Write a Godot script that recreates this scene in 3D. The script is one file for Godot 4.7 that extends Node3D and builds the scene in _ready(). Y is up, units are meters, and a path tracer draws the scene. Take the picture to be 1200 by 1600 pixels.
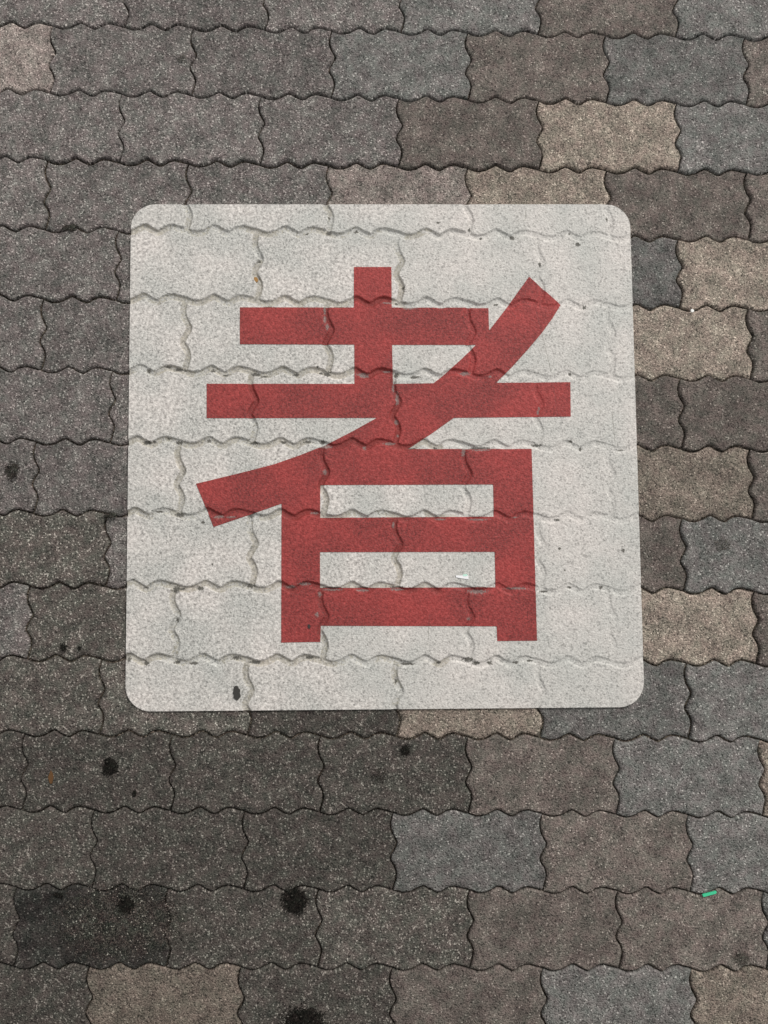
extends Node3D

# A wavy-edged interlocking block pavement with a white square film bearing a red character, seen from above.
const LATTICE_TURN := 0.010706
const LATTICE_ORIGIN := Vector2(-0.51691, -0.99783)
const BLOCK := 0.225
const COURSE := 0.112873
const JOINT_SHIFT := [[1.9, 4.5, 0.9, -0.0, 0.8], [-1.4, 0.7, 1.0, -2.2, -1.8, 2.1], [1.3, 0.9, -1.2, 1.0, 1.5], [-1.6, -1.1, -0.6, -1.8, -1.2, 1.1], [2.6, 0.6, 0.4, 0.1, 0.8], [1.0, 2.5, 2.3, 2.1, -0.7, -0.9], [0.8, -2.0, -3.1, -3.3, -0.0], [-1.2, -0.6, -1.6, -4.4, -2.8, -3.8], [1.4, 2.1, 1.1, -0.7, -0.8], [-1.7, -1.9, 0.4, 0.3, -3.2, -2.4], [-0.2, 0.4, 3.5, -1.6, 2.6], [0.7, -0.5, 0.0, 0.7, 1.4, 0.4], [-2.4, -0.3, -0.6, 1.7, -0.1], [-1.8, -0.6, 0.6, 3.5, 3.3, 0.6], [-1.5, -1.1, 0.2, 1.6, 1.5]]  # mm each upright joint sits off the regular bond, row by row
const COURSE_SHIFT := [[-1.1, -0.0], [-0.6, 0.2], [-0.3, 0.7], [0.1, 0.2], [-0.1, -0.0], [1.7, 0.1], [1.6, -0.7], [0.5, -1.0], [-0.5, -0.8], [-1.6, -1.1], [-0.6, 0.5], [-0.4, 0.9], [0.2, 0.6], [0.5, 0.1]]  # mm offset and slope of each course line
const CHARACTER := [-0.0307, -0.4852, 0.0289, -0.4855, 0.0293, -0.4196, 0.1828, -0.4199, 0.1834, -0.3826, 0.2113, -0.4189, 0.2482, -0.4706, 0.2981, -0.4249, 0.2834, -0.4015, 0.2667, -0.3787, 0.2440, -0.3518, 0.2193, -0.3244, 0.1937, -0.2989, 0.3111, -0.3002, 0.3107, -0.2453, 0.1265, -0.2430, 0.0902, -0.2170, 0.0536, -0.1935, 0.2483, -0.1939, 0.2524, 0.1041, 0.1911, 0.1045, 0.1904, 0.0820, -0.0809, 0.0807, -0.0812, 0.1051, -0.1411, 0.1062, -0.1424, -0.1077, -0.1820, -0.0938, -0.2471, -0.0715, -0.2753, -0.1387, -0.2144, -0.1537, -0.1554, -0.1690, -0.1131, -0.1840, -0.0732, -0.2001, -0.0332, -0.2209, 0.0059, -0.2428, -0.2605, -0.2419, -0.2613, -0.2965, -0.0295, -0.2967, -0.0297, -0.3597, -0.2100, -0.3598, -0.2107, -0.4191, -0.0306, -0.4195]
const OPENINGS := [[0.0297, -0.3594, 0.1624, -0.3598, 0.1404, -0.3376, 0.1180, -0.3175, 0.0951, -0.2980, 0.0311, -0.2968],
	[-0.0825, -0.1368, 0.1874, -0.1379, 0.1878, -0.0875, -0.0825, -0.0858],
	[-0.0824, -0.0324, 0.1885, -0.0327, 0.1893, 0.0222, -0.0821, 0.0229]]
const SCUFFS_WHITE := [-0.3222, -0.3237, 4.0, 2.0, -0.3528, -0.3175, 4.0, 3.0, -0.3048, -0.3196, 9.0, 2.0, -0.2958, -0.3186, 3.0, 2.0, -0.2526, -0.3177, 4.0, 2.5, -0.2325, -0.3106, 4.0, 1.5, -0.1853, -0.3122, 7.0, 3.0, -0.1712, -0.3087, 6.0, 1.5, -0.1220, -0.3119, 5.0, 2.0, -0.0730, -0.3135, 6.0, 5.0, -0.0828, -0.3140, 3.0, 2.0, -0.0883, -0.3242, 2.0, 2.0, -0.3535, -0.2039, 8.0, 3.0, -0.3426, -0.2049, 2.0, 3.0, -0.3201, -0.2100, 4.0, 1.5, -0.3038, -0.2039, 5.0, 3.0, -0.2570, -0.2065, 3.5, 3.0, -0.1871, -0.2031, 7.0, 2.5, -0.1405, -0.2044, 5.0, 2.5, -0.1022, -0.2052, 8.0, 2.0, -0.0792, -0.2042, 5.0, 3.0, -0.3008, -0.0908, 7.0, 4.0, -0.3315, -0.0957, 6.0, 1.5, -0.1912, -0.0900, 6.0, 4.5, -0.2640, -0.0788, 3.0, 2.0, -0.1063, -0.5398, 4.0, 2.5, -0.0716, -0.5421, 4.0, 4.0, -0.0277, -0.5434, 3.5, 3.5, -0.0707, -0.5663, 2.0, 2.0, -0.1817, -0.4950, 3.0, 2.5, 0.0473, -0.4522, 2.5, 2.5, 0.0359, -0.4266, 3.0, 2.0, -0.1652, -0.4202, 8.0, 1.2, -0.0522, -0.4201, 10.0, 1.2, 0.0567, -0.4189, 12.0, 1.5, 0.1032, -0.5587, 3.0, 2.0, 0.1534, -0.5484, 2.0, 3.0, 0.1717, -0.5338, 3.0, 2.0, 0.2219, -0.5350, 5.0, 3.5, 0.3270, -0.5239, 4.0, 3.0, 0.2654, -0.4911, 2.5, 4.0, 0.3354, -0.4214, 3.0, 3.0, 0.1940, -0.4251, 4.0, 2.0, 0.3742, -0.5653, 1.5, 4.0, 0.3134, -0.5418, 2.0, 1.5, -0.3037, 0.0248, 6.0, 5.0, -0.2944, 0.0239, 4.0, 2.0, -0.2667, 0.0229, 5.0, 3.0, -0.1899, 0.0191, 7.0, 3.0, -0.3499, 0.0218, 4.0, 1.5, -0.3730, 0.1310, 3.0, 4.0, -0.3475, 0.1368, 4.0, 3.5, -0.3007, 0.1355, 5.0, 2.5, -0.2753, 0.1370, 8.0, 2.0, -0.2099, 0.1294, 7.0, 3.0, -0.1815, 0.1358, 9.0, 2.5, -0.3009, 0.0713, 2.5, 3.5, -0.2485, -0.0137, 1.5, 1.5, 0.0525, 0.1388, 11.0, 2.0, 0.1001, 0.1369, 4.0, 2.0, 0.1451, 0.1322, 9.0, 3.5, 0.1582, 0.1378, 6.0, 3.0, 0.1789, 0.1378, 4.0, 2.5, 0.2194, 0.1372, 5.0, 2.0, 0.2401, 0.1344, 5.0, 1.5, -0.0983, 0.1287, 7.0, 2.5, 0.0342, 0.1659, 1.5, 5.0, 0.3104, -0.3132, 2.5, 3.0, 0.3244, -0.1938, 2.5, 3.0, 0.3094, -0.2056, 4.0, 2.0, 0.2559, -0.1998, 8.0, 2.5, 0.2868, -0.0827, 4.0, 2.5, 0.3889, -0.1925, 5.0, 1.0, 0.2895, -0.0384, 2.3, 2.3, 0.3883, -0.0348, 2.8, 2.8, 0.3031, 0.0220, 4.0, 1.8, 0.3530, 0.0221, 3.0, 2.5, 0.2635, 0.0284, 7.0, 1.8, 0.2969, -0.0043, 1.5, 1.2, 0.0654, -0.3084, 8.0, 2.5, 0.0359, -0.3115, 4.0, 4.0, 0.0961, -0.1953, 4.0, 2.0, 0.1681, -0.1954, 18.0, 2.0, 0.0620, -0.1942, 8.0, 1.5, -0.0634, 0.0222, 18.0, 1.6, 0.0365, 0.0213, 12.0, 1.6, -0.0163, 0.0217, 10.0, 1.4, 0.1613, 0.0220, 14.0, 1.6]
const SCUFFS_RED := [0.0212, -0.4276, 10.0, 1.8, 0.0897, -0.3134, 3.0, 2.0, 0.1442, -0.3140, 8.0, 3.5, -0.0143, -0.3095, 8.0, 3.0, 0.0210, -0.3173, 6.0, 1.5, 0.0371, -0.2734, 3.0, 10.0, 0.0311, -0.2897, 2.0, 7.0, 0.0357, -0.2367, 3.0, 5.0, 0.0255, -0.2023, 10.0, 2.5, 0.0380, -0.2148, 2.2, 2.0, 0.1412, -0.1885, 3.5, 6.0, -0.0142, -0.1952, 3.0, 3.0, 0.1847, -0.3095, 2.5, 2.5, -0.0772, -0.4159, 2.2, 7.0, -0.0771, -0.4014, 2.2, 7.0, -0.0730, -0.3890, 2.5, 6.0, -0.0183, -0.3121, 10.0, 3.0, -0.0746, -0.1977, 9.0, 3.0, -0.0760, -0.1578, 3.5, 4.0, -0.2394, -0.0878, 8.0, 2.5, -0.2201, -0.0871, 8.0, 1.5, -0.0906, -0.0934, 7.0, 2.0, -0.1068, 0.0162, 10.0, 2.5, -0.1285, 0.0207, 9.0, 2.5, -0.0831, 0.0320, 3.0, 4.0, -0.0869, 0.0629, 3.0, 4.0, -0.0634, 0.0251, 16.0, 1.8, -0.0163, 0.0262, 10.0, 2.0, 0.0364, 0.0248, 12.0, 2.0, 0.1612, 0.0284, 16.0, 3.5, 0.2198, 0.0235, 18.0, 2.0, 0.1041, -0.0838, 10.0, 1.5, 0.1623, -0.0833, 18.0, 1.5, 0.0307, -0.0748, 2.0, 5.0, 0.1467, 0.0704, 3.0, 3.0, 0.2587, -0.2523, 2.0, 4.0, 0.2609, -0.2585, 2.0, 3.0, 0.2213, -0.0868, 5.0, 1.0, 0.0567, -0.4184, 12.0, 1.6, 0.1680, -0.1923, 14.0, 1.6]
const CREASES := [[0.2581, -0.4170, 0.2668, -0.3828, 0.2810, -0.3158], [0.2837, -0.2974, 0.2900, -0.2463], [0.3760, -0.2515, 0.3801, -0.2057], [0.0867, 0.0637, 0.0847, 0.0813, 0.0855, 0.1028], [0.2204, -0.4127, 0.2264, -0.4034], [-0.0312, -0.1830, -0.0301, -0.1599], [0.2452, -0.5827, 0.2428, -0.5626]]

# one wave of the block's edge over half a block length: position, millimetres
const WAVE := [0.0, 0.5, 0.06, 3.1, 0.14, 4.9, 0.24, 3.1, 0.33, -1.9, 0.40, -5.3, 0.49, 0.0, 0.60, 4.6, 0.70, -1.9, 0.79, -4.7, 0.89, -2.6, 0.96, -0.7, 1.0, 0.5]
# tones of the blocks by course: G grey, D charcoal and E lighter charcoal, both painting in some lower-left light falloff, X blackened, B blue grey, M brown, N dark brown, T tan, P pale
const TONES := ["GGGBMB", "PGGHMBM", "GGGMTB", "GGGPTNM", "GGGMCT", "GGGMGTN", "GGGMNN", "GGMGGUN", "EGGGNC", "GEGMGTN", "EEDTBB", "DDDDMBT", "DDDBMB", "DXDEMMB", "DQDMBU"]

var film_lo := Vector2(-0.405, -0.610)
var film_span := 0.84
var near := PackedFloat32Array()      # distance to the nearest joint, metres, on a grid over the film
var near_n := 562
var near_step := 0.0015
var swell := FastNoiseLite.new()
var rough := FastNoiseLite.new()
var rng := RandomNumberGenerator.new()
var tones := {}

func _ready() -> void:
	# ---- camera
	var cam := Camera3D.new()
	cam.name = "camera"
	cam.fov = 64.0
	cam.near = 0.05
	cam.far = 400.0
	cam.transform = Transform3D(Basis(Vector3(0.999913, 0.013128, 0.000978), Vector3(0, 0.074328, -0.997234), Vector3(-0.013164, 0.997147, 0.074321)).orthonormalized(), Vector3(0, 1.27126, 0))
	add_child(cam)
	# ---- sky, sun, exposure
	var sky_mat := ProceduralSkyMaterial.new()
	sky_mat.sky_top_color = Color(0.70, 0.70, 0.70)
	sky_mat.sky_horizon_color = Color(0.62, 0.62, 0.62)
	sky_mat.sky_curve = 0.2
	sky_mat.ground_horizon_color = Color(0.4, 0.39, 0.38)
	sky_mat.ground_bottom_color = Color(0.3, 0.29, 0.28)
	var sky := Sky.new()
	sky.sky_material = sky_mat
	var env := Environment.new()
	env.background_mode = Environment.BG_SKY
	env.sky = sky
	env.tonemap_mode = Environment.TONE_MAPPER_LINEAR
	env.tonemap_exposure = 1.60
	env.sdfgi_enabled = true
	env.ssao_enabled = true
	env.ssil_enabled = true
	var we := WorldEnvironment.new()
	we.name = "world_environment"
	we.environment = env
	add_child(we)
	var sun := DirectionalLight3D.new()
	sun.name = "sun"
	sun.light_energy = 0.5
	sun.light_angular_distance = 18.0
	sun.light_color = Color(1.0, 0.985, 0.965)
	sun.shadow_enabled = true
	add_child(sun)
	sun.look_at_from_position(Vector3.ZERO, Vector3(-0.46, -0.62, 0.66))

	rng.seed = 7
	swell.seed = 5
	swell.frequency = 14.0
	rough.seed = 9
	rough.frequency = 900.0
	build_tones()
	build_pavement()
	measure_joints()
	build_film()
	build_litter()
	build_shade_wall()

# ------------------------------------------------------------------ helpers
func to_world(u: float, v: float) -> Vector2:
	return LATTICE_ORIGIN + Vector2(u, v).rotated(LATTICE_TURN)

func wave(t: float) -> float:
	t = clampf(t, 0.0, 1.0)
	var n := WAVE.size() / 2
	for i in n - 1:
		if t <= WAVE[i * 2 + 2]:
			var a: float = WAVE[i * 2 + 1]
			var b: float = WAVE[i * 2 + 3]
			var p: float = WAVE[(i - 1) * 2 + 1] if i > 0 else -0.7
			var q: float = WAVE[(i + 2) * 2 + 1] if i < n - 2 else 3.1
			var k: float = (t - WAVE[i * 2]) / (WAVE[i * 2 + 2] - WAVE[i * 2])
			return cubic_interpolate(a, b, p, q, k) * 0.001
	return 0.0005

func joint_u(row: int, n: int) -> float:
	var u := (n + (0.5 if posmod(row, 2) == 0 else 0.0)) * BLOCK
	if row >= 0 and row < 15 and n >= 0 and n < JOINT_SHIFT[row].size():
		u += JOINT_SHIFT[row][n] * 0.001
	return u

func course_base(k: int, u: float) -> float:
	var v := k * COURSE
	if k >= 1 and k <= 14:
		v += 0.001 * (COURSE_SHIFT[k - 1][0] + COURSE_SHIFT[k - 1][1] * clampf((u - 0.517) / 0.6, -1.0, 1.0))
	return v

func course_v(k: int, u: float) -> float:
	var lo := -1e9
	var hi := 1e9
	for row in [k - 1, k]:
		var g := int(floor(u / BLOCK))
		for n in range(g - 2, g + 3):
			var j := joint_u(row, n)
			if j <= u + 1e-6:
				lo = maxf(lo, j)
			else:
				hi = minf(hi, j)
	return course_base(k, u) + wave((u - lo) / (hi - lo))

func joint_at(row: int, n: int, t: float) -> Vector2:   # a point on an upright joint, t from top to bottom
	var u := joint_u(row, n)
	var a := course_v(row, u)
	var b := course_v(row + 1, u)
	return Vector2(u - wave(t) + 0.0005, lerpf(a, b, t))

func mesh_of(st: SurfaceTool) -> ArrayMesh:
	return st.commit()

func put(st_mesh: Mesh, called: String, mat: Material, parent: Node) -> MeshInstance3D:
	var o := MeshInstance3D.new()
	o.name = called
	o.mesh = st_mesh
	o.material_override = mat
	parent.add_child(o, true)
	return o

func tag(o: Node, label: String, category: String, group := "") -> void:
	o.set_meta("label", label)
	o.set_meta("category", category)
	if group:
		o.set_meta("group", group)

func noise_bytes(kind: int, freq: float, sd: int, n: int) -> PackedByteArray:
	var f := FastNoiseLite.new()
	f.seed = sd
	f.noise_type = kind
	f.frequency = freq
	f.fractal_type = FastNoiseLite.FRACTAL_NONE
	if kind == FastNoiseLite.TYPE_CELLULAR:
		f.cellular_return_type = FastNoiseLite.RETURN_CELL_VALUE
		f.cellular_jitter = 1.0
	else:
		f.fractal_type = FastNoiseLite.FRACTAL_FBM
		f.fractal_octaves = 3
	var im := f.get_image(n, n, false, false, true)
	im.convert(Image.FORMAT_L8)
	return im.get_data()

# ------------------------------------------------------------------ materials
func grain_texture(base: Color, swing: float, speck: float, share: int, sd: int, mottle := 0.0011) -> ImageTexture:
	var n := 768
	var a := noise_bytes(FastNoiseLite.TYPE_CELLULAR, 0.36, sd, n)
	var b := noise_bytes(FastNoiseLite.TYPE_CELLULAR, 0.60, sd + 11, n)
	var c := noise_bytes(FastNoiseLite.TYPE_SIMPLEX, 0.012, sd + 23, n)
	var d := noise_bytes(FastNoiseLite.TYPE_SIMPLEX, 0.02, sd + 37, n)
	var px := PackedByteArray()
	px.resize(n * n * 3)
	var r := base.r * 255.0
	var g := base.g * 255.0
	var bl := base.b * 255.0
	for i in n * n:
		var k := a[i]
		var f := 1.0 + swing * ((k - 128) * 0.0055 + (b[i] - 128) * 0.0045) + (c[i] - 128) * mottle
		var add := 0.0
		if k > share:
			add = speck * (0.35 + 0.65 * b[i] / 255.0)
		elif k < 22:
			f *= 0.72
		var warm := (d[i] - 128) * 0.035
		px[i * 3] = clampi(int(r * f + add + warm), 0, 255)
		px[i * 3 + 1] = clampi(int(g * f + add), 0, 255)
		px[i * 3 + 2] = clampi(int(bl * f + add * 0.96 + warm * 0.3), 0, 255)
	return ImageTexture.create_from_image(Image.create_from_data(n, n, false, Image.FORMAT_RGB8, px))

func relief_texture(freq: float, strength: float, sd: int, n: int) -> ImageTexture:
	var f := FastNoiseLite.new()
	f.seed = sd
	f.noise_type = FastNoiseLite.TYPE_CELLULAR
	f.cellular_return_type = FastNoiseLite.RETURN_DISTANCE
	f.fractal_type = FastNoiseLite.FRACTAL_NONE
	f.frequency = freq
	var im := f.get_image(n, n, true, false, true)
	im.convert(Image.FORMAT_RGBA8)
	im.bump_map_to_normal_map(strength)
	return ImageTexture.create_from_image(im)

func stone(tex: Texture2D, relief: Texture2D, tint: float, depth := 1.0) -> StandardMaterial3D:
	var m := StandardMaterial3D.new()
	m.albedo_texture = tex
	m.albedo_color = Color(tint, tint, tint)
	m.roughness = 0.92
	m.metallic_specular = 0.35
	m.normal_enabled = true
	m.normal_texture = relief
	m.normal_scale = depth
	return m

func build_tones() -> void:
	var relief := relief_texture(0.30, 2.5, 3, 768)
	var grey := grain_texture(Color8(108, 103, 100), 0.24, 62.0, 232, 101)
	var dark := grain_texture(Color8(83, 79, 74), 0.28, 70.0, 232, 141)  # charcoal stone, deepened to paint in part of the lower-left light falloff
	var blue := grain_texture(Color8(113, 111, 108), 0.23, 66.0, 243, 201)
	var brown := grain_texture(Color8(112, 104, 98), 0.23, 62.0, 245, 301)
	var tan := grain_texture(Color8(141, 130, 119), 0.27, 48.0, 241, 401)
	var pale := grain_texture(Color8(139, 129, 123), 0.26, 46.0, 240, 501)
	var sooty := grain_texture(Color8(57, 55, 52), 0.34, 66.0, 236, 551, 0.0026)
	tones = {"G": [], "H": [], "D": [], "X": [], "E": [], "B": [], "C": [], "M": [], "N": [], "T": [], "U": [], "P": [], "Q": []}
	for s in [0.96, 1.0, 1.04]:
		tones.G.append(stone(grey, relief, s))
		tones.H.append(stone(blue, relief, s * 0.94))
		tones.D.append(stone(dark, relief, s * 0.96))
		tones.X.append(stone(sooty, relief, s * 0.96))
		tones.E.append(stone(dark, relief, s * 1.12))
		tones.B.append(stone(blue, relief, s * 0.96))
		tones.C.append(stone(blue, relief, s * 0.93))
		tones.M.append(stone(brown, relief, s * 0.96))
		tones.N.append(stone(brown, relief, s * 0.92))
		tones.T.append(stone(tan, relief, s * 0.96))
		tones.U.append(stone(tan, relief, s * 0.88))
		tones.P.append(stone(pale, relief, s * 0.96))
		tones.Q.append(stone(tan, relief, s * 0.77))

# ------------------------------------------------------------------ pavement
func block_outline(row: int, n: int) -> PackedVector2Array:   # between joint n and joint n + 1 of a course, in lattice metres
	var pts := PackedVector2Array()
	var a := joint_u(row, n)
	var b := joint_u(row, n + 1)
	var top := 56
	var side := 26
	for i in top:
		var u := lerpf(a, b, float(i) / top)
		pts.append(Vector2(u, course_v(row, u)))
	for i in side:
		pts.append(joint_at(row, n + 1, float(i) / side))
	for i in top:
		var u := lerpf(b, a, float(i) / top)
		pts.append(Vector2(u, course_v(row + 1, u)))
	for i in side:
		pts.append(joint_at(row, n, 1.0 - float(i) / side))
	return pts

func inset(pts: PackedVector2Array, normals: PackedVector2Array, by: float) -> PackedVector2Array:
	var out := PackedVector2Array()
	for i in pts.size():
		out.append(pts[i] + normals[i] * by)
	return out

func block_mesh(outline: PackedVector2Array, gap: float, uv_at: Vector2, flip: bool, worn := 1.0) -> ArrayMesh:
	var n := outline.size()
	var inward := PackedVector2Array()
	for i in n:
		var d := (outline[(i + 2) % n] - outline[posmod(i - 2, n)]).normalized()
		inward.append(Vector2(-d.y, d.x))
	for pass_i in 2:      # soften the corners of the offset direction
		var soft := PackedVector2Array()
		for i in n:
			soft.append((inward[posmod(i - 1, n)] + inward[i] * 2.0 + inward[(i + 1) % n]).normalized())
		inward = soft
	var ragged := PackedVector2Array()
	for i in n:
		ragged.append(outline[i] + inward[i] * (gap + 0.0007 * rough.get_noise_2d(outline[i].x * 0.35 + uv_at.x * 7.0, outline[i].y * 0.35 + uv_at.y * 7.0) + 0.0012 * maxf(0.0, rough.get_noise_2d(outline[i].x * 0.06 - uv_at.y * 5.0, outline[i].y * 0.06 + uv_at.x * 5.0) - 0.25)))
	# rings from the foot of the block to its worn top edge: inset, height
	var rings := [[0.0, -0.06, 0.0], [0.0, -0.0030, 0.35], [0.0008, -0.0016, 0.7], [0.0019, -0.0006, 0.92], [0.0033, 0.0, 1.0]]
	var verts := PackedVector3Array()
	var norms := PackedVector3Array()
	var uvs := PackedVector2Array()
	var index := PackedInt32Array()
	var last := PackedVector2Array()
	for ring in rings:
		var p := inset(ragged, inward, ring[0] * worn)
		for i in n:
			verts.append(Vector3(p[i].x, ring[1] * (worn if ring[1] > -0.01 else 1.0), p[i].y))
			var up: float = ring[2]
			var out := -inward[i] * sqrt(1.0 - up * up)
			norms.append(Vector3(out.x, up, out.y).normalized())
			var q := p[i] if not flip else -p[i]
			uvs.append((q + Vector2(0.13, 0.13)) / 0.5 + uv_at)
		last = p
	for r in rings.size() - 1:
		for i in n:
			var j := (i + 1) % n
			var a0 := r * n + i
			var a1 := r * n + j
			index.append_array(PackedInt32Array([a0, a1, a0 + n, a1, a1 + n, a0 + n]))
	var tri := Geometry2D.triangulate_polygon(last)
	var from := (rings.size() - 1) * n
	for t in range(0, tri.size(), 3):
		var turn := (last[tri[t + 1]] - last[tri[t]]).cross(last[tri[t + 2]] - last[tri[t]])
		var swap := 1 if turn > 0.0 else 2
		index.append_array(PackedInt32Array([from + tri[t], from + tri[t + swap], from + tri[t + 3 - swap]]))
	if tri.is_empty():
		print("no top face")
	var arr := []
	arr.resize(Mesh.ARRAY_MAX)
	arr[Mesh.ARRAY_VERTEX] = verts
	arr[Mesh.ARRAY_NORMAL] = norms
	arr[Mesh.ARRAY_TEX_UV] = uvs
	arr[Mesh.ARRAY_INDEX] = index
	var m := ArrayMesh.new()
	m.add_surface_from_arrays(Mesh.PRIMITIVE_TRIANGLES, arr)
	return m

func tone_of(row: int, n: int) -> String:
	if row >= 0 and row < 15:
		var line: String = TONES[row]
		var at := n + 1
		if at >= 0 and at < line.length():
			return line[at]
	return "GGDMBTMBGN"[rng.randi() % 10]

func build_pavement() -> void:
	var pave := Node3D.new()
	pave.name = "pavement"
	add_child(pave)
	pave.set_meta("kind", "structure")
	var film_box := Rect2(-0.388, -0.592, 0.806, 0.803)
	for row in range(-4, 20):
		for n in range(-4, 7):
			var line := block_outline(row, n)
			var mid := Vector2((joint_u(row, n) + joint_u(row, n + 1)) * 0.5, (course_base(row, 0.5) + course_base(row + 1, 0.5)) * 0.5)
			var local := PackedVector2Array()
			var box := Rect2(to_world(line[0].x, line[0].y), Vector2.ZERO)
			for p in line:
				local.append(p - mid)
				box = box.expand(to_world(p.x, p.y))
			var m := block_mesh(local, rng.randf_range(0.0008, 0.0014), Vector2(rng.randf(), rng.randf()) * 0.45, rng.randf() < 0.5, 1.3 if box.intersects(film_box) else 1.0)
			var pick: Array = tones[tone_of(row, n)]
			var o := put(m, "paver", pick[rng.randi() % 3], pave)
			var at := to_world(mid.x, mid.y)
			o.position = Vector3(at.x, rng.randf_range(-0.0009, 0.0), at.y)
			o.rotation = Vector3(rng.randf_range(-0.003, 0.003), -LATTICE_TURN, rng.randf_range(-0.002, 0.002))
			if box.intersects(film_box):
				o.position.y = -0.0031
				o.rotation = Vector3(0, -LATTICE_TURN, 0)
	# the rest of the pavement, out of the picture
	var copies := []
	var tints := []
	for row in range(-26, 44):
		for n in range(-22, 26):
			if row >= -4 and row < 20 and n >= -4 and n < 7:
				continue
			var mid := Vector2((joint_u(row, n) + joint_u(row, n + 1)) * 0.5, (row + 0.5) * COURSE)
			var at := to_world(mid.x, mid.y)
			copies.append(Transform3D(Basis(Vector3.UP, -LATTICE_TURN), Vector3(at.x, rng.randf_range(-0.0009, 0.0), at.y)))
			tints.append([Color(0.95, 0.93, 0.9), Color(0.8, 0.78, 0.75), Color(1.05, 1.06, 1.06), Color(1.3, 1.05, 0.85), Color(2.0, 1.6, 1.25)][rng.randi() % 5])
	var proto := PackedVector2Array()
	for p in block_outline(30, 4):
		proto.append(p - Vector2((joint_u(30, 4) + joint_u(30, 5)) * 0.5, 30.5 * COURSE))
	var mm := MultiMesh.new()
	mm.transform_format = MultiMesh.TRANSFORM_3D
	mm.use_colors = true
	mm.mesh = block_mesh(proto, 0.0009, Vector2(0.2, 0.2), false)
	mm.instance_count = copies.size()
	for i in copies.size():
		mm.set_instance_transform(i, copies[i])
		mm.set_instance_color(i, tints[i])
	var far_mat: StandardMaterial3D = tones.G[1].duplicate()
	far_mat.vertex_color_use_as_albedo = true
	var rest := MultiMeshInstance3D.new()
	rest.name = "outlying_pavers"
	rest.multimesh = mm
	rest.material_override = far_mat
	rest.set_meta("kind", "stuff")
	pave.add_child(rest)
	# sand swept into the joints
	var sand := StandardMaterial3D.new()
	sand.albedo_texture = grain_texture(Color8(68, 62, 55), 0.8, 36.0, 240, 601)
	sand.uv1_triplanar = true
	sand.uv1_scale = Vector3.ONE * 2.0
	sand.roughness = 1.0
	sand.metallic_specular = 0.2
	var bed := PlaneMesh.new()
	bed.size = Vector2(10.6, 7.7)
	var s := put(bed, "joint_sand", sand, pave)
	var c := to_world(2.0 * BLOCK, 9.0 * COURSE)
	s.position = Vector3(c.x, -0.0076, c.y)
	s.rotation.y = -LATTICE_TURN
	var g := PlaneMesh.new()
	g.size = Vector2(300, 300)
	var gm := StandardMaterial3D.new()
	gm.albedo_texture = grain_texture(Color8(88, 85, 82), 0.6, 60.0, 240, 701)
	gm.uv1_triplanar = true
	gm.uv1_scale = Vector3.ONE * 1.3
	gm.roughness = 0.95
	var ground := put(g, "ground", gm, self)
	ground.position.y = -0.062
	ground.set_meta("kind", "structure")

# ------------------------------------------------------------------ the film and its character
func stamp(p: Vector2) -> void:
	var c := (p - film_lo) / near_step
	var reach := 5
	for j in range(maxi(0, int(c.y) - reach), mini(near_n, int(c.y) + reach + 2)):
		for i in range(maxi(0, int(c.x) - reach), mini(near_n, int(c.x) + reach + 2)):
			var d := Vector2(i - c.x, j - c.y).length() * near_step
			var k := j * near_n + i
			if d < near[k]:
				near[k] = d

func measure_joints() -> void:
	near.resize(near_n * near_n)
	near.fill(0.02)
	for row in range(2, 13):
		var u := 0.05
		while u < 1.0:
			stamp(to_world(u, course_v(row, u)))
			u += 0.0012
		for n in range(0, 6):
			for i in 90:
				var q := joint_at(row, n, i / 90.0)
				stamp(to_world(q.x, q.y))

func joint_distance(x: float, z: float) -> float:
	var fx := clampf((x - film_lo.x) / near_step, 0.0, near_n - 1.01)
	var fz := clampf((z - film_lo.y) / near_step, 0.0, near_n - 1.01)
	var i := int(fx)
	var j := int(fz)
	var k := j * near_n + i
	return lerpf(lerpf(near[k], near[k + 1], fx - i), lerpf(near[k + near_n], near[k + near_n + 1], fx - i), fz - j)

func film_height(x: float, z: float) -> float:
	var d := joint_distance(x, z)
	var w := swell.get_noise_2d(x, z)
	var deep := 0.0034 * (1.0 - 0.58 * smoothstep(0.10, 0.32, x)) * (0.9 + 0.5 * w)
	return -deep * (1.0 - smoothstep(0.0022, 0.0060, d)) + 0.00025 * w

func outline_of(numbers: Array) -> PackedVector2Array:
	var p := PackedVector2Array()
	for i in range(0, numbers.size(), 2):
		p.append(Vector2(numbers[i], numbers[i + 1]))
	return p

func film_uv(x: float, z: float) -> Vector2:
	return Vector2((x - film_lo.x) / film_span, (z - film_lo.y) / film_span)

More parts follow.
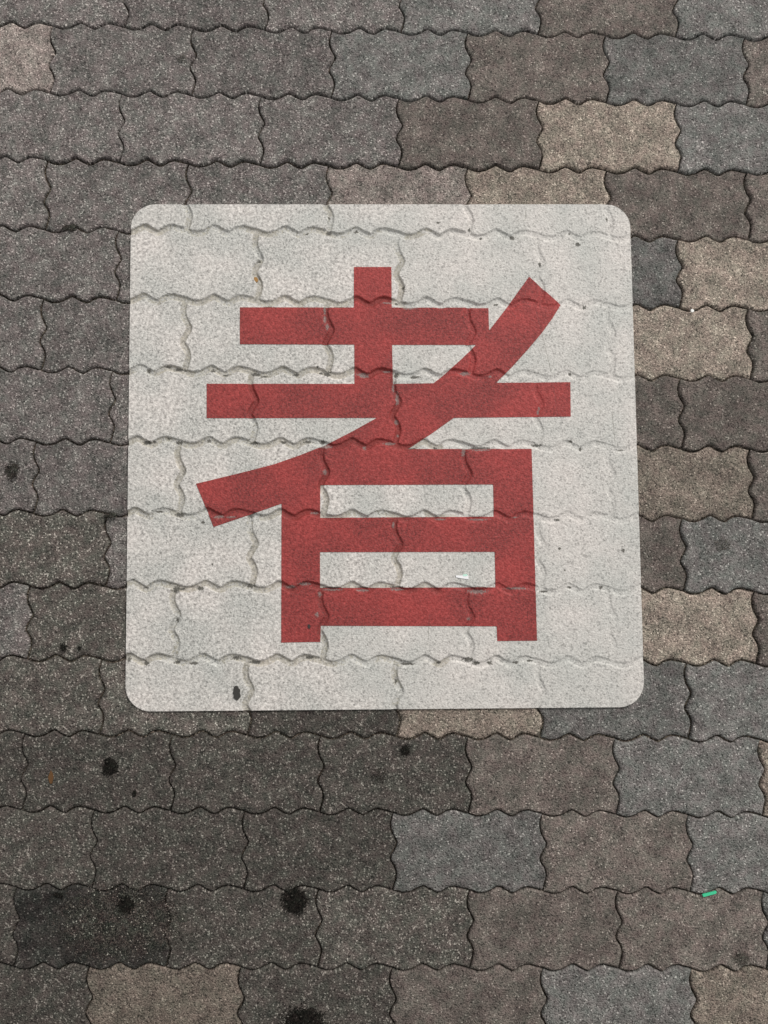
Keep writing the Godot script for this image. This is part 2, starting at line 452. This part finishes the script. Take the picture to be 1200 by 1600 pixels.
func drape(outline: PackedVector2Array, openings: Array, lift: float, skirt: float) -> ArrayMesh:
	var step := 0.0015
	var box := Rect2(outline[0], Vector2.ZERO)
	for p in outline:
		box = box.expand(p)
	var lo := ((box.position - Vector2(0.0007, 0.0007)) / step).floor() * step
	var nx := int(ceil((box.end.x - lo.x) / step)) + 1
	var nz := int(ceil((box.end.y - lo.y) / step)) + 1
	var crossed := {}
	var loops := [outline]
	loops.append_array(openings)
	for loop in loops:
		for i in loop.size():
			var a: Vector2 = loop[i]
			var b: Vector2 = loop[(i + 1) % loop.size()]
			var parts := int(a.distance_to(b) / 0.0004) + 1
			for k in parts + 1:
				var c := (a.lerp(b, float(k) / parts) - lo) / step
				crossed[int(c.y) * nx + int(c.x)] = true
	var verts := PackedVector3Array()
	var norms := PackedVector3Array()
	var uvs := PackedVector2Array()
	var index := PackedInt32Array()
	var slot := PackedInt32Array()
	slot.resize((nx + 1) * (nz + 1))
	slot.fill(-1)
	var e := 0.0008
	var inside := false
	for j in nz:
		inside = false
		var known := false
		for i in nx:
			if crossed.has(j * nx + i):
				known = false
				var a := lo + Vector2(i, j) * step
				var cell := PackedVector2Array([a, a + Vector2(step, 0), a + Vector2(step, step), a + Vector2(0, step)])
				var pieces := Geometry2D.intersect_polygons(cell, outline)
				for hole in openings:
					var left := []
					for piece in pieces:
						left.append_array(Geometry2D.clip_polygons(piece, hole))
					pieces.assign(left)
				for piece in pieces:
					var tri := Geometry2D.triangulate_polygon(piece)
					var at := verts.size()
					for p in piece:
						var h := film_height(p.x, p.y)
						verts.append(Vector3(p.x, h + lift, p.y))
						norms.append(Vector3(h - film_height(p.x + e, p.y), e, h - film_height(p.x, p.y + e)).normalized())
						uvs.append(film_uv(p.x, p.y))
					for t in tri:
						index.append(at + t)
				continue
			if not known:
				known = true
				var mid := lo + (Vector2(i, j) + Vector2(0.5, 0.5)) * step
				inside = Geometry2D.is_point_in_polygon(mid, outline)
				for hole in openings:
					if Geometry2D.is_point_in_polygon(mid, hole):
						inside = false
			if not inside:
				continue
			var corner := []
			for q in [Vector2i(i, j), Vector2i(i + 1, j), Vector2i(i + 1, j + 1), Vector2i(i, j + 1)]:
				var k: int = q.y * (nx + 1) + q.x
				if slot[k] < 0:
					var x: float = lo.x + q.x * step
					var z: float = lo.y + q.y * step
					var h := film_height(x, z)
					slot[k] = verts.size()
					verts.append(Vector3(x, h + lift, z))
					norms.append(Vector3(h - film_height(x + e, z), e, h - film_height(x, z + e)).normalized())
					uvs.append(film_uv(x, z))
				corner.append(slot[k])
			index.append_array(PackedInt32Array([corner[0], corner[1], corner[2], corner[0], corner[2], corner[3]]))
	for loop in loops:      # the cut edge of the film
		for i in loop.size():
			var a: Vector2 = loop[i]
			var b: Vector2 = loop[(i + 1) % loop.size()]
			var parts := int(a.distance_to(b) / 0.002) + 1
			var out := Vector3(b.y - a.y, 0, a.x - b.x).normalized()
			for k in parts:
				var p := a.lerp(b, float(k) / parts)
				var q := a.lerp(b, float(k + 1) / parts)
				var at := verts.size()
				for w in [p, q]:
					var h := film_height(w.x, w.y) + lift
					verts.append(Vector3(w.x, h, w.y))
					verts.append(Vector3(w.x, h - skirt, w.y))
					for r in 2:
						norms.append(out)
						uvs.append(film_uv(w.x, w.y))
				index.append_array(PackedInt32Array([at, at + 1, at + 2, at + 2, at + 1, at + 3]))
	var arr := []
	arr.resize(Mesh.ARRAY_MAX)
	arr[Mesh.ARRAY_VERTEX] = verts
	arr[Mesh.ARRAY_NORMAL] = norms
	arr[Mesh.ARRAY_TEX_UV] = uvs
	arr[Mesh.ARRAY_INDEX] = index
	var m := ArrayMesh.new()
	m.add_surface_from_arrays(Mesh.PRIMITIVE_TRIANGLES, arr)
	return m

func rounded(corners: Array, radius: float) -> PackedVector2Array:
	var p := PackedVector2Array()
	for i in corners.size():
		var c: Vector2 = corners[i]
		var a: Vector2 = c + (corners[posmod(i - 1, corners.size())] - c).normalized() * radius
		var b: Vector2 = c + (corners[(i + 1) % corners.size()] - c).normalized() * radius
		var o := a + b - c
		for k in 13:
			var t := k / 12.0 * PI * 0.5
			p.append(o + (a - o) * cos(t) + (b - o) * sin(t))
	return p

func scuff(px: PackedByteArray, n: int, marks: Array, tone: Color, sd: int) -> void:
	var f := FastNoiseLite.new()
	f.seed = sd
	f.frequency = 0.22
	var scale := n / film_span
	for m in range(0, marks.size(), 4):
		var cx: float = (marks[m] - film_lo.x) * scale
		var cy: float = (marks[m + 1] - film_lo.y) * scale
		var rx: float = marks[m + 2] * 0.00102 * scale
		var ry: float = marks[m + 3] * 0.00102 * scale
		for j in range(int(cy - ry - 3), int(cy + ry + 4)):
			for i in range(int(cx - rx - 3), int(cx + rx + 4)):
				var d := Vector2((i - cx) / rx, (j - cy) / ry).length() + 0.75 * f.get_noise_2d(i, j) + 0.25 * f.get_noise_2d(i * 4.0, j * 4.0)
				if d < 1.05:
					var k := (j * n + i) * 3
					var w := clampf((1.05 - d) * 3.0, 0.0, 1.0) * 0.85
					var g := 1.0 + 0.5 * f.get_noise_2d(i * 5.0 + 99.0, j * 5.0)
					px[k] = int(lerpf(px[k], tone.r8 * g, w))
					px[k + 1] = int(lerpf(px[k + 1], tone.g8 * g, w))
					px[k + 2] = int(lerpf(px[k + 2], tone.b8 * g, w))

func crease(px: PackedByteArray, n: int, line: Array, tone: Color) -> void:
	var scale := n / film_span
	for s in range(0, line.size() - 2, 2):
		var a := Vector2(line[s] - film_lo.x, line[s + 1] - film_lo.y) * scale
		var b := Vector2(line[s + 2] - film_lo.x, line[s + 3] - film_lo.y) * scale
		var parts := int(a.distance_to(b) * 2.0)
		for k in parts:
			var p := a.lerp(b, float(k) / parts)
			var w := 0.25 + 0.5 * absf(rough.get_noise_2d(p.x * 0.002, p.y * 0.002))
			var at := (int(p.y) * n + int(p.x)) * 3
			px[at] = int(lerpf(px[at], tone.r8, w))
			px[at + 1] = int(lerpf(px[at + 1], tone.g8, w))
			px[at + 2] = int(lerpf(px[at + 2], tone.b8, w))

func film_texture(red: bool) -> ImageTexture:
	var n := 1024
	var blotch := noise_bytes(FastNoiseLite.TYPE_SIMPLEX, 0.10, 31 if red else 33, n)
	var fine := noise_bytes(FastNoiseLite.TYPE_CELLULAR, 0.55, 41, n)
	var grit := noise_bytes(FastNoiseLite.TYPE_CELLULAR, 0.36, 47, n)
	var fleck := noise_bytes(FastNoiseLite.TYPE_SIMPLEX, 0.19, 59, n)
	var broad := noise_bytes(FastNoiseLite.TYPE_SIMPLEX, 0.006, 53, n)
	var px := PackedByteArray()
	px.resize(n * n * 3)
	var c := Color8(146, 60, 58) if red else Color8(197, 194, 189)
	for i in n * n:
		var b := (blotch[i] - 128) / 128.0
		var wide := (broad[i] - 128) / 128.0
		var dirt := clampf((fleck[i] - 150) / 60.0, 0.0, 1.0) * clampf(0.55 - wide * 0.9, 0.1, 1.0)
		var f := (fine[i] - 128) / 128.0
		var g := grit[i]
		var k := 1.0 + wide * 0.03
		var worn := 1.35 if i % n < 470 + int(160.0 * wide + 60.0 * b) else 0.6      # the older half of the print is blotchier
		if red:
			k += b * 0.12 + f * 0.09 + wide * 0.03 - dirt * 0.22
			if g > 246:
				k -= 0.10
			elif g < 6:
				k += 0.10
		else:
			k += b * (0.09 + 0.04 * wide) * worn + f * 0.075 - dirt * 0.16 * worn
			if g > 225:
				k -= 0.15
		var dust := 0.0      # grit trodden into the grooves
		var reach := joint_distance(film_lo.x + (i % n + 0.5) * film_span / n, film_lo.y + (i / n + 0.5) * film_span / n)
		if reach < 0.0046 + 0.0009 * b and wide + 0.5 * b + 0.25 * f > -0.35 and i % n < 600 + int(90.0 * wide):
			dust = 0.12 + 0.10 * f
		var pale := 5.0 * b + 9.0 * dirt if red else 0.0
		var rose := 3.0 * wide
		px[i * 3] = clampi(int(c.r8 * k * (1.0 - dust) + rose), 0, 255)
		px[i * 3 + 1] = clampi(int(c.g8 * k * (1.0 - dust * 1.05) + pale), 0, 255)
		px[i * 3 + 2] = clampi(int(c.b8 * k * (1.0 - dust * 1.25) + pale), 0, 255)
	if red:
		scuff(px, n, SCUFFS_RED, Color8(128, 116, 112), 61)
	else:
		scuff(px, n, SCUFFS_WHITE, Color8(76, 74, 69), 67)
	for line in CREASES:
		crease(px, n, line, Color8(110, 60, 60) if red else Color8(120, 118, 110))
	return ImageTexture.create_from_image(Image.create_from_data(n, n, false, Image.FORMAT_RGB8, px))

func film_material(red: bool, relief: Texture2D) -> StandardMaterial3D:
	var m := StandardMaterial3D.new()
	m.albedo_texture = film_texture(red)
	m.roughness = 0.62
	m.metallic_specular = 0.4
	m.normal_enabled = true
	m.normal_texture = relief
	m.normal_scale = 0.5
	return m

func build_film() -> void:
	var relief := relief_texture(0.33, 1.6, 71, 1024)
	var film := Node3D.new()
	film.name = "pavement_sticker"
	add_child(film)
	tag(film, "large white rounded square sticker bearing a red kanji, stuck over wavy pavers", "sticker")
	var edge := rounded([Vector2(-0.3858, -0.5864), Vector2(0.4121, -0.5905), Vector2(0.4166, 0.2054), Vector2(-0.3773, 0.2098)], 0.039)
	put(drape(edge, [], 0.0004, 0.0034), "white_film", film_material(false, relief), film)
	var gaps := []
	for g in OPENINGS:
		gaps.append(outline_of(g))
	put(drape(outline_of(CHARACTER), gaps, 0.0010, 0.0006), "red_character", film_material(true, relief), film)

# ------------------------------------------------------------------ litter, gum and stains
func plain(c: Color, roughness := 0.8) -> StandardMaterial3D:
	var m := StandardMaterial3D.new()
	m.albedo_color = c
	m.roughness = roughness
	return m

func slab(shape: Array, thick: float, bevel: float, sag := 0.0) -> ArrayMesh:   # a bevelled scrap with the given outline in millimetres
	var p := PackedVector2Array()
	for i in range(0, shape.size(), 2):
		p.append(Vector2(shape[i], shape[i + 1]) * 0.001)
	var n := p.size()
	var mid := Vector2.ZERO
	for q in p:
		mid += q / n
	var st := SurfaceTool.new()
	st.begin(Mesh.PRIMITIVE_TRIANGLES)
	st.set_smooth_group(-1)
	var rings := [[1.0, 0.0], [1.0, thick - bevel], [1.0 - bevel * 90.0, thick]]
	for r in rings.size() - 1:
		for i in n:
			var q := [p[i], p[(i + 1) % n]]
			var v := []
			for w in [[0, r], [1, r], [0, r + 1], [1, r + 1]]:
				var s: Vector2 = mid + (q[w[0]] - mid) * rings[w[1]][0]
				v.append(Vector3(s.x, rings[w[1]][1] + sag * s.x * s.x * 1000.0, s.y))
			var out: Vector3 = (v[1] - v[0]).cross(v[2] - v[0])
			var side: Vector2 = q[0] - mid
			var order := [0, 1, 2, 2, 1, 3] if out.dot(Vector3(side.x, 0.0001, side.y)) < 0.0 else [0, 2, 1, 2, 3, 1]
			for k in order:
				st.add_vertex(v[k])
	var top := PackedVector2Array()
	for q in p:
		top.append(mid + (q - mid) * rings[2][0])
	var tri := Geometry2D.triangulate_polygon(top)
	for t in range(0, tri.size(), 3):
		var turn := (top[tri[t + 1]] - top[tri[t]]).cross(top[tri[t + 2]] - top[tri[t]])
		for k in [0, 1, 2] if turn > 0.0 else [0, 2, 1]:
			var w := top[tri[t + k]]
			st.add_vertex(Vector3(w.x, thick + sag * w.x * w.x * 1000.0, w.y))
	st.generate_normals()
	return st.commit()

func spot_mesh(rx: float, rz: float, dense: float, sd: int) -> ArrayMesh:   # a ragged flat crust, thin at its edge, open where grit pokes through
	var st := SurfaceTool.new()
	st.begin(Mesh.PRIMITIVE_TRIANGLES)
	var f := FastNoiseLite.new()
	f.seed = sd
	f.frequency = 90.0
	var h := FastNoiseLite.new()
	h.seed = sd + 1
	h.frequency = 330.0
	var step := 0.0011
	var nx := int(rx * 1.5 / step)
	var nz := int(rz * 1.5 / step)
	for j in range(-nz, nz):
		for i in range(-nx, nx):
			for half in 2:
				var tri := [Vector2i(i, j), Vector2i(i + 1, j), Vector2i(i, j + 1)] if half == 0 else [Vector2i(i + 1, j), Vector2i(i + 1, j + 1), Vector2i(i, j + 1)]
				var pts := []
				var mid := Vector2.ZERO
				for q in tri:
					var jit := Vector2(h.get_noise_2d(q.x * 3.7, q.y * 5.1), h.get_noise_2d(q.y * 4.3 + 50.0, q.x * 2.9)) * 0.0006
					var p: Vector2 = Vector2(q.x, q.y) * step + jit
					pts.append(p)
					mid += p / 3.0
				var r := Vector2(mid.x / rx, mid.y / rz).length() * (1.0 + 0.35 * f.get_noise_2d(mid.x, mid.y))
				var keep := h.get_noise_2d(mid.x, mid.y) * 0.9 + (1.0 - smoothstep(0.40, 1.18, r)) - (1.0 - dense)
				if keep < 0.42:
					continue
				for p in pts:
					var q := Vector2(p.x / rx, p.y / rz).length()
					st.add_vertex(Vector3(p.x, 0.0002 + 0.0005 * (1.0 - smoothstep(0.2, 1.2, q)), p.y))
	st.generate_normals()
	return st.commit()

func spot_material(tex: Texture2D, tint: float) -> StandardMaterial3D:
	var m := StandardMaterial3D.new()
	m.albedo_texture = tex
	m.albedo_color = Color(tint, tint, tint)
	m.uv1_triplanar = true
	m.uv1_scale = Vector3.ONE * 2.0
	m.roughness = 1.0
	m.metallic_specular = 0.2
	return m

func thing(m: Mesh, called: String, mat: Material, at: Vector3, turn: float, label: String, category: String, group := "") -> MeshInstance3D:
	var o := put(m, called, mat, self)
	o.position = at
	o.rotation.y = turn
	tag(o, label, category, group)
	return o

func build_litter() -> void:
	var crust := grain_texture(Color8(36, 34, 31), 0.7, 60.0, 244, 801)
	var black := spot_material(crust, 0.8)
	var soot := spot_material(crust, 1.3)
	var smudge := spot_material(crust, 1.7)
	var spots := [
		["gum_spot", -0.1173, 0.4899, 0.0225, 0.0225, 0.95, black, "round black gum spot touching the top edge of a charcoal paver"],
		["gum_spot", -0.1028, 0.6640, 0.036, 0.026, 0.92, black, "widest black gum spot, beside a brown paver"],
		["gum_spot", -0.3984, 0.2920, 0.015, 0.017, 0.85, black, "small black gum spot below the sticker's rounded corner"],
		["gum_spot", -0.5605, -0.1595, 0.016, 0.020, 0.62, soot, "faded oval grey brown gum spot on a grey paver"],
		["gum_spot", -0.3697, 0.4948, 0.015, 0.015, 0.95, black, "faint black gum spot on the blackened paver"],
		["gum_spot", -0.4728, 0.1133, 0.008, 0.008, 0.72, black, "speckled little black gum spot on a grey paver beside the sticker"],
		["dirt_speck", -0.4494, 0.1138, 0.003, 0.004, 1.0, black, "tiny black dirt speck right of the speckled gum spot"],
		["dirt_speck", -0.3609, 0.3320, 0.004, 0.0055, 1.0, black, "tiny black dirt speck below the small gum spot"],
		["oil_stain", 0.0486, 0.2690, 0.010, 0.012, 0.72, black, "slanting black oil stain below a tan paver"],
		["oil_stain", 0.0100, 0.3070, 0.020, 0.020, 0.30, soot, "faint mottled oil stain on charcoal paver"],
		["tar_patch", -0.4811, -0.5475, 0.015, 0.0065, 0.95, soot, "dark tar patch filling a joint between two grey pavers"],
		["tar_patch", -0.4055, -0.0898, 0.012, 0.0055, 0.95, soot, "dark tar patch on a joint beside the sticker's edge"],
		["tar_patch", -0.4702, 0.4794, 0.010, 0.005, 0.95, black, "black tar patch in the joint above the blackened paver"],
		["dirt_smudge", 0.5459, -0.0447, 0.024, 0.018, 0.30, smudge, "mottled dark smudge on a blue grey paver beside the sticker"],
		["dirt_smudge", 0.5522, 0.5778, 0.020, 0.015, 0.45, smudge, "mottled dark smudge straddling the joint above a pale tan paver"],
		["dirt_smudge", -0.3084, -0.8297, 0.014, 0.013, 0.30, smudge, "dark smudge across an upright joint between grey pavers"],
	]
	spots.append(["dirt_stain", -0.375, 0.520, 0.150, 0.085, 0.46, smudge, "broad faint sooty stain over and around the blackened paver"])
	var sd := 900
	for s in spots:
		sd += 7
		thing(spot_mesh(s[3], s[4], s[5], sd), s[0], s[6], Vector3(s[1], 0.0003 if s[0] == "dirt_stain" else 0.0007, s[2]), 0.0, s[7], s[0].split("_")[1], "spots and stains on the pavers")
	# a blob of tar and a speck on the film
	thing(slab([-3, -11, 1, -11.5, 2.5, -8, 5.5, -5, 5, 0, 6, 5, 3, 9, 1, 11, -2, 9.5, -5, 7, -4, 3, -6, 0, -5, -4, -4.5, -8], 0.0012, 0.0004), "tar_blob", plain(Color(0.2, 0.195, 0.185), 0.75), Vector3(-0.2083, 0.0007, 0.1826), 0.0, "upright black tar blob on the white part of the sticker", "blob")
	thing(slab([-1.5, -3.5, 1.5, -3, 2.2, 0, 1, 3.2, -1.2, 2.5, -2.2, 0], 0.001, 0.0003), "tar_speck", plain(Color(0.2, 0.18, 0.18), 0.75), Vector3(-0.0986, 0.0010, 0.0819), 0.0, "tiny black tar speck on the foot of the red character", "speck")
	# litter
	thing(slab([-11, -1.7, -9.5, -2.1, 9.8, -2.0, 11, -1.3, 11, 1.2, 9.8, 2.0, -9.8, 2.1, -11, 1.5], 0.0022, 0.0007), "plastic_strip", plain(Color8(62, 196, 146), 0.35), Vector3(0.5076, 0.0001, 0.4834), 0.24, "short mint green plastic strip lying across a paver joint", "litter")
	var foil := Node3D.new()
	foil.name = "foil_scrap"
	add_child(foil)
	foil.position = Vector3(0.1376, 0.0009, 0.0056)
	tag(foil, "small white and mint foil scrap on the sticker inside the red character", "litter")
	put(slab([-10, -2.0, -4, -1.8, 2, -2.4, 9.5, -2, 10, 4.2, 3, 3.2, -3, 2.4, -9.5, 1.0], 0.0006, 0.0002), "white_foil", plain(Color8(238, 238, 240), 0.4), foil)
	var mint := put(slab([1, -3.2, 7.5, -4, 8.5, -1.4, 5, -0.6, 1.5, -0.8], 0.0005, 0.0002), "mint_foil", plain(Color8(190, 232, 215), 0.4), foil)
	mint.position.y = 0.0004
	thing(slab([-2.6, -1.8, 0, -3, 2.8, -1.5, 3, 1.2, 0.8, 2.8, -2, 2.2], 0.0028, 0.0012), "white_pebble", plain(Color8(236, 236, 232), 0.6), Vector3(0.5075, -0.0004, -0.4158), 0.0, "tiny white pebble at the top edge of a tan paver", "pebble")
	thing(slab([-3, -4, 0, -4.5, 2, -3, 3.4, -0.5, 3, 2.5, 1, 4.2, -1.5, 2.6, -3.4, 2.2], 0.0012, 0.0004), "leaf_crumb", plain(Color8(158, 118, 66), 0.8), Vector3(-0.1859, -0.0010, -0.4643), 0.0, "brown leaf crumb caught in a groove of the sticker", "leaf")
	thing(slab([-0.6, -10, 2, -6, 4, -1, 3, 5, 2, 9.5, -1, 10, -3, 5, -4.4, 0, -2.6, -5], 0.0012, 0.0004), "dry_leaf", plain(Color8(92, 62, 30), 0.8), Vector3(-0.4867, 0.0001, 0.3068), 0.0, "small dry orange brown leaf on a charcoal paver", "leaf")

# ------------------------------------------------------------------ an unseen wall, added to block sky light from the near end of the pavement
func build_shade_wall() -> void:
	var wall := Node3D.new()
	wall.name = "added_shade_wall"
	add_child(wall)
	wall.position = Vector3(-1.9, -0.004, 1.30)
	tag(wall, "unseen dark grey block wall, added to shade the pavers, with a coping, standing at the end of the pavers", "wall")
	var tex := grain_texture(Color8(92, 90, 87), 0.35, 20.0, 246, 901, 0.0016)
	var mats := []
	for t in [0.9, 0.96, 1.0]:
		var m := StandardMaterial3D.new()
		m.albedo_texture = tex
		m.albedo_color = Color(t, t, t)
		m.uv1_triplanar = true
		m.uv1_scale = Vector3.ONE * 1.7
		m.roughness = 0.95
		mats.append(m)
	var core := BoxMesh.new()
	core.size = Vector3(5.6, 2.99, 0.17)
	var body := put(core, "added_wall_core", mats[0], wall)
	body.position = Vector3(0, 1.495, 0)
	var unit := BoxMesh.new()
	unit.size = Vector3(0.39, 0.19, 0.20)
	for row in 15:
		for n in 14:
			var b := put(unit, "added_wall_block", mats[rng.randi() % 3], wall)
			b.position = Vector3(-2.6 + n * 0.4 + (0.1 if row % 2 else -0.1), 0.1 + row * 0.2, 0.0)
	var cap := BoxMesh.new()
	cap.size = Vector3(5.7, 0.06, 0.26)
	put(cap, "coping", mats[2], wall).position = Vector3(0, 3.03, 0)
